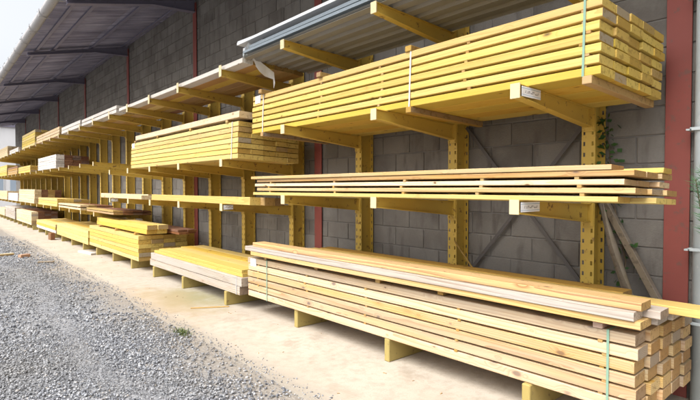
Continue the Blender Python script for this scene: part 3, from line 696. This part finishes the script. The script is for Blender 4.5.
# ------------------------------------------------------------------ poles, plants, litter
def lean(name, label, a, b, mesh_fn, cat):
    a, b = Vector(a), Vector(b); o = link(name, mesh_fn((b - a).length), None, None, a, (b - a).to_track_quat('Z', 'X').to_euler()); return tag(o, label, cat)
lean('leaning_pole', 'rough round grey pole leaning behind the nearest rack post', (4.18, 1.26, .03), (4.19, 1.735, 1.62), lambda L: tube('pole', [(0, 0, 0), (.006, .004, L * .35), (-.004, .0, L * .7), (0, 0, L)], [.042, .038, .036, .032], M['old'], 10), 'pole')
lean('leaning_pole', 'square sawn grey batten leaning behind the rough round pole', (4.30, .93, .03), (4.31, 1.75, 1.56), lambda L: boxes('pole', [(-.026, .026, -.03, .03, 0, L)], M['old'], .003), 'batten')
lean('leaning_pole', 'thin orange stick leaning against the second rack post', (3.98, 2.72, 1.0 - .25), (4.06, 3.06, 1.06), lambda L: boxes('pole', [(-.006, .006, -.006, .006, 0, L)], M['tan'], .001), 'stick')
def foliage(name, pts, leaf, mat, asp=.6):
    vs, fs = [], []
    for p in pts:
        p = Vector(p); d = Vector((random.gauss(0, 1), random.gauss(0, 1), random.gauss(0, .7))).normalized(); u = d.orthogonal().normalized(); s = leaf * random.uniform(.6, 1.3)
        e = p + d * s; m_ = p + d * s * .45; b = len(vs); vs += [p, m_ + u * s * asp * .5, e, m_ - u * s * asp * .5]; fs.append((b, b + 1, b + 2, b + 3))
    return mesh(name, vs, fs, mat)
iv = thing('ivy_plant', 'dark green climbing ivy on the wall behind the nearest rack post', 'plant', (XW - .05, 1.55, 0))
stem = [(0, 0, 0), (.0, .06, .5), (.01, .0, 1.0), (.0, .1, 1.5), (.01, .14, 1.95), (0, .2, 2.2)]
link('stem', tube('stem', stem, [.008, .007, .006, .006, .005, .003], M['bark'], 6), iv)
pts = []
for _ in range(130):
    t = random.uniform(.1, 1) ** .8 * 4.98; i = min(int(t), 4); a, b = Vector(stem[i]), Vector(stem[i + 1]); q = a.lerp(b, t - i)
    pts.append((q.x - abs(random.gauss(0, .03)), q.y + random.gauss(0, .05), q.z + random.gauss(0, .05)))
link('foliage', foliage('foliage', pts, .05, M['leaf'], .8), iv)
# feathery shrub at the right edge
fx = thing('feathery_shrub', 'feathery bright green shrub beside the grey downpipe', 'shrub', (4.06, .80, 0))
for bI in range(7):
    a = random.uniform(0, 6.28); tip = Vector((-.10 + .10 * math.cos(a), .04 + .14 * math.sin(a), 1.60 + .06 * bI)); mid = tip * .5 + Vector((0, 0, .15)); br = [Vector((0, 0, 0)), mid, tip]
    st = link('stem', tube('stem', br, [.010, .007, .003], M['bark'], 6), fx)
    vs, fs = [], []
    for _ in range(200):
        t = random.uniform(.7, 1); q = mid.lerp(tip, (t - .5) * 2); d = (Vector((random.gauss(0, 1), random.gauss(0, 1), .55))).normalized() * random.uniform(.04, .09); u = d.orthogonal().normalized() * .0022
        b = len(vs); vs += [q - u, q + u, q + d]; fs.append((b, b + 1, b + 2))
    link('needles', mesh('needles', vs, fs, M['needle']), st)
def tuft(label, x, y, n_, hgt, spread_):
    vs, fs = [], []
    for _ in range(n_):
        a = random.uniform(0, 6.28); r = min(abs(random.gauss(0, spread_)), spread_ * 1.3); p = Vector((r * math.cos(a) * .6, r * math.sin(a) * 1.6, 0)); d = Vector((random.gauss(0, .5), random.gauss(0, .5), 1)).normalized() * hgt * random.uniform(.4, 1.1); u = Vector((-d.y, d.x, 0)).normalized() * .003
        m_ = p + d * .55; e = p + d + Vector((d.x, d.y, -.1 * hgt)); b = len(vs); vs += [p - u, p + u, m_ + u * .8, m_ - u * .8, e]; fs += [(b, b + 1, b + 2, b + 3), (b + 3, b + 2, b + 4)]
    return tag(link('weed_tuft', mesh('weed_tuft', vs, fs, M['grass']), None, None, (x, y, -.02)), label, 'weed')
tuft('green weed tuft growing at the concrete edge in the foreground', 2.13, 5.30, 170, .07, .085)
# offcuts and brick bits on the yard
def offcut(label, x, y, dims, rz, mat, cat='offcut', z=0.0, name='offcut'):
    return tag(link(name, boxes(name, [(-dims[0] / 2, dims[0] / 2, -dims[1] / 2, dims[1] / 2, 0, dims[2])], M[mat], .006), None, None, (x, y, z), (0, 0, R(rz))), label, cat)
offcut('broken reddish brick lying on the gravel far left', 1.72, 13.6, (.22, .11, .07), 25, 'brick', 'brick', -.015, 'brick_piece')
offcut('pale wooden offcut lying on the gravel beside the broken brick', 1.42, 14.2, (.34, .09, .05), 12, 'cream', 'offcut', -.015)
offcut('flat brown offcut lying on the gravel nearer than the broken brick', 1.95, 12.3, (.30, .10, .03), -20, 'old', 'offcut', -.015)
offcut('white ended board offcut lying on the concrete under the low yellow pack', 2.95, ypx(86, 2.95), (.12, .8, .05), 8, 'white')
offcut('dark brown block on the concrete by the white and yellow floor pack', 2.93, ypx(51, 2.93), (.12, .30, .22), 3, 'brown')
offcut('thin flat batten lying on the concrete between two floor packs', 2.85, 6.15, (.03, .5, .012), 60, 'tan')
# ------------------------------------------------------------------ white shed beyond the far end
sh = thing('white_shed', 'bright white panel shed standing beyond the far end of the racks', 'shed', (0, 46, 0))
link('wall', boxes('wall', [(-14, 12, .05, 8, 0, 6.3)], M['clad']), sh)
PN = boxes('panel', [(.01, 1.49, 0, .049, .02, 6.2)], M['clad'], .01)
for i in range(17): link('panel', PN, sh, None, (-14 + 1.5 * i, random.uniform(-.004, .004), 0))
link('fascia', boxes('fascia', [(-14.2, 12.2, -.15, 8.2, 6.3, 6.6)], M['dark_steel']), sh)
for i, x in enumerate((1.9, 3.4, 4.9)):
    wdw = link('window', boxes('window', [(0, 1.2, -.06, -.02, 1.2, 2.9)], M['white_metal']), sh, None, (x, 0, 0)); link('pane', boxes('pane', [(.07, 1.13, -.068, -.061, 1.27, 2.83)], M['glass']), wdw)

# sawdust splinters and chips scattered over the pad
vs, fs = [], []
for _ in range(40):
    x = random.uniform(PADX + .05, 3.4); y = random.uniform(2, 16); a = random.uniform(0, 6.28); L = random.uniform(.004, .022) if random.random() < .92 else .05; b_ = random.uniform(.0015, .005); h = random.uniform(.002, .005)
    u = Vector((math.cos(a), math.sin(a), 0)); n_ = Vector((-u.y, u.x, 0)); c0 = Vector((x, y, .001)); q = len(vs)
    for zz in (0, h):
        vs += [c0 - u * L - n_ * b_ + Vector((0, 0, zz)), c0 + u * L - n_ * b_ * .5 + Vector((0, 0, zz)), c0 + u * L * .9 + n_ * b_ + Vector((0, 0, zz)), c0 - u * L * .8 + n_ * b_ + Vector((0, 0, zz))]
    fs += [(q + 4, q + 5, q + 6, q + 7), (q, q + 1, q + 5, q + 4), (q + 1, q + 2, q + 6, q + 5), (q + 2, q + 3, q + 7, q + 6), (q + 3, q, q + 4, q + 7)]
ch = link('wood_chips', mesh('wood_chips', vs, fs, M['tan'])); ch['kind'] = 'stuff'
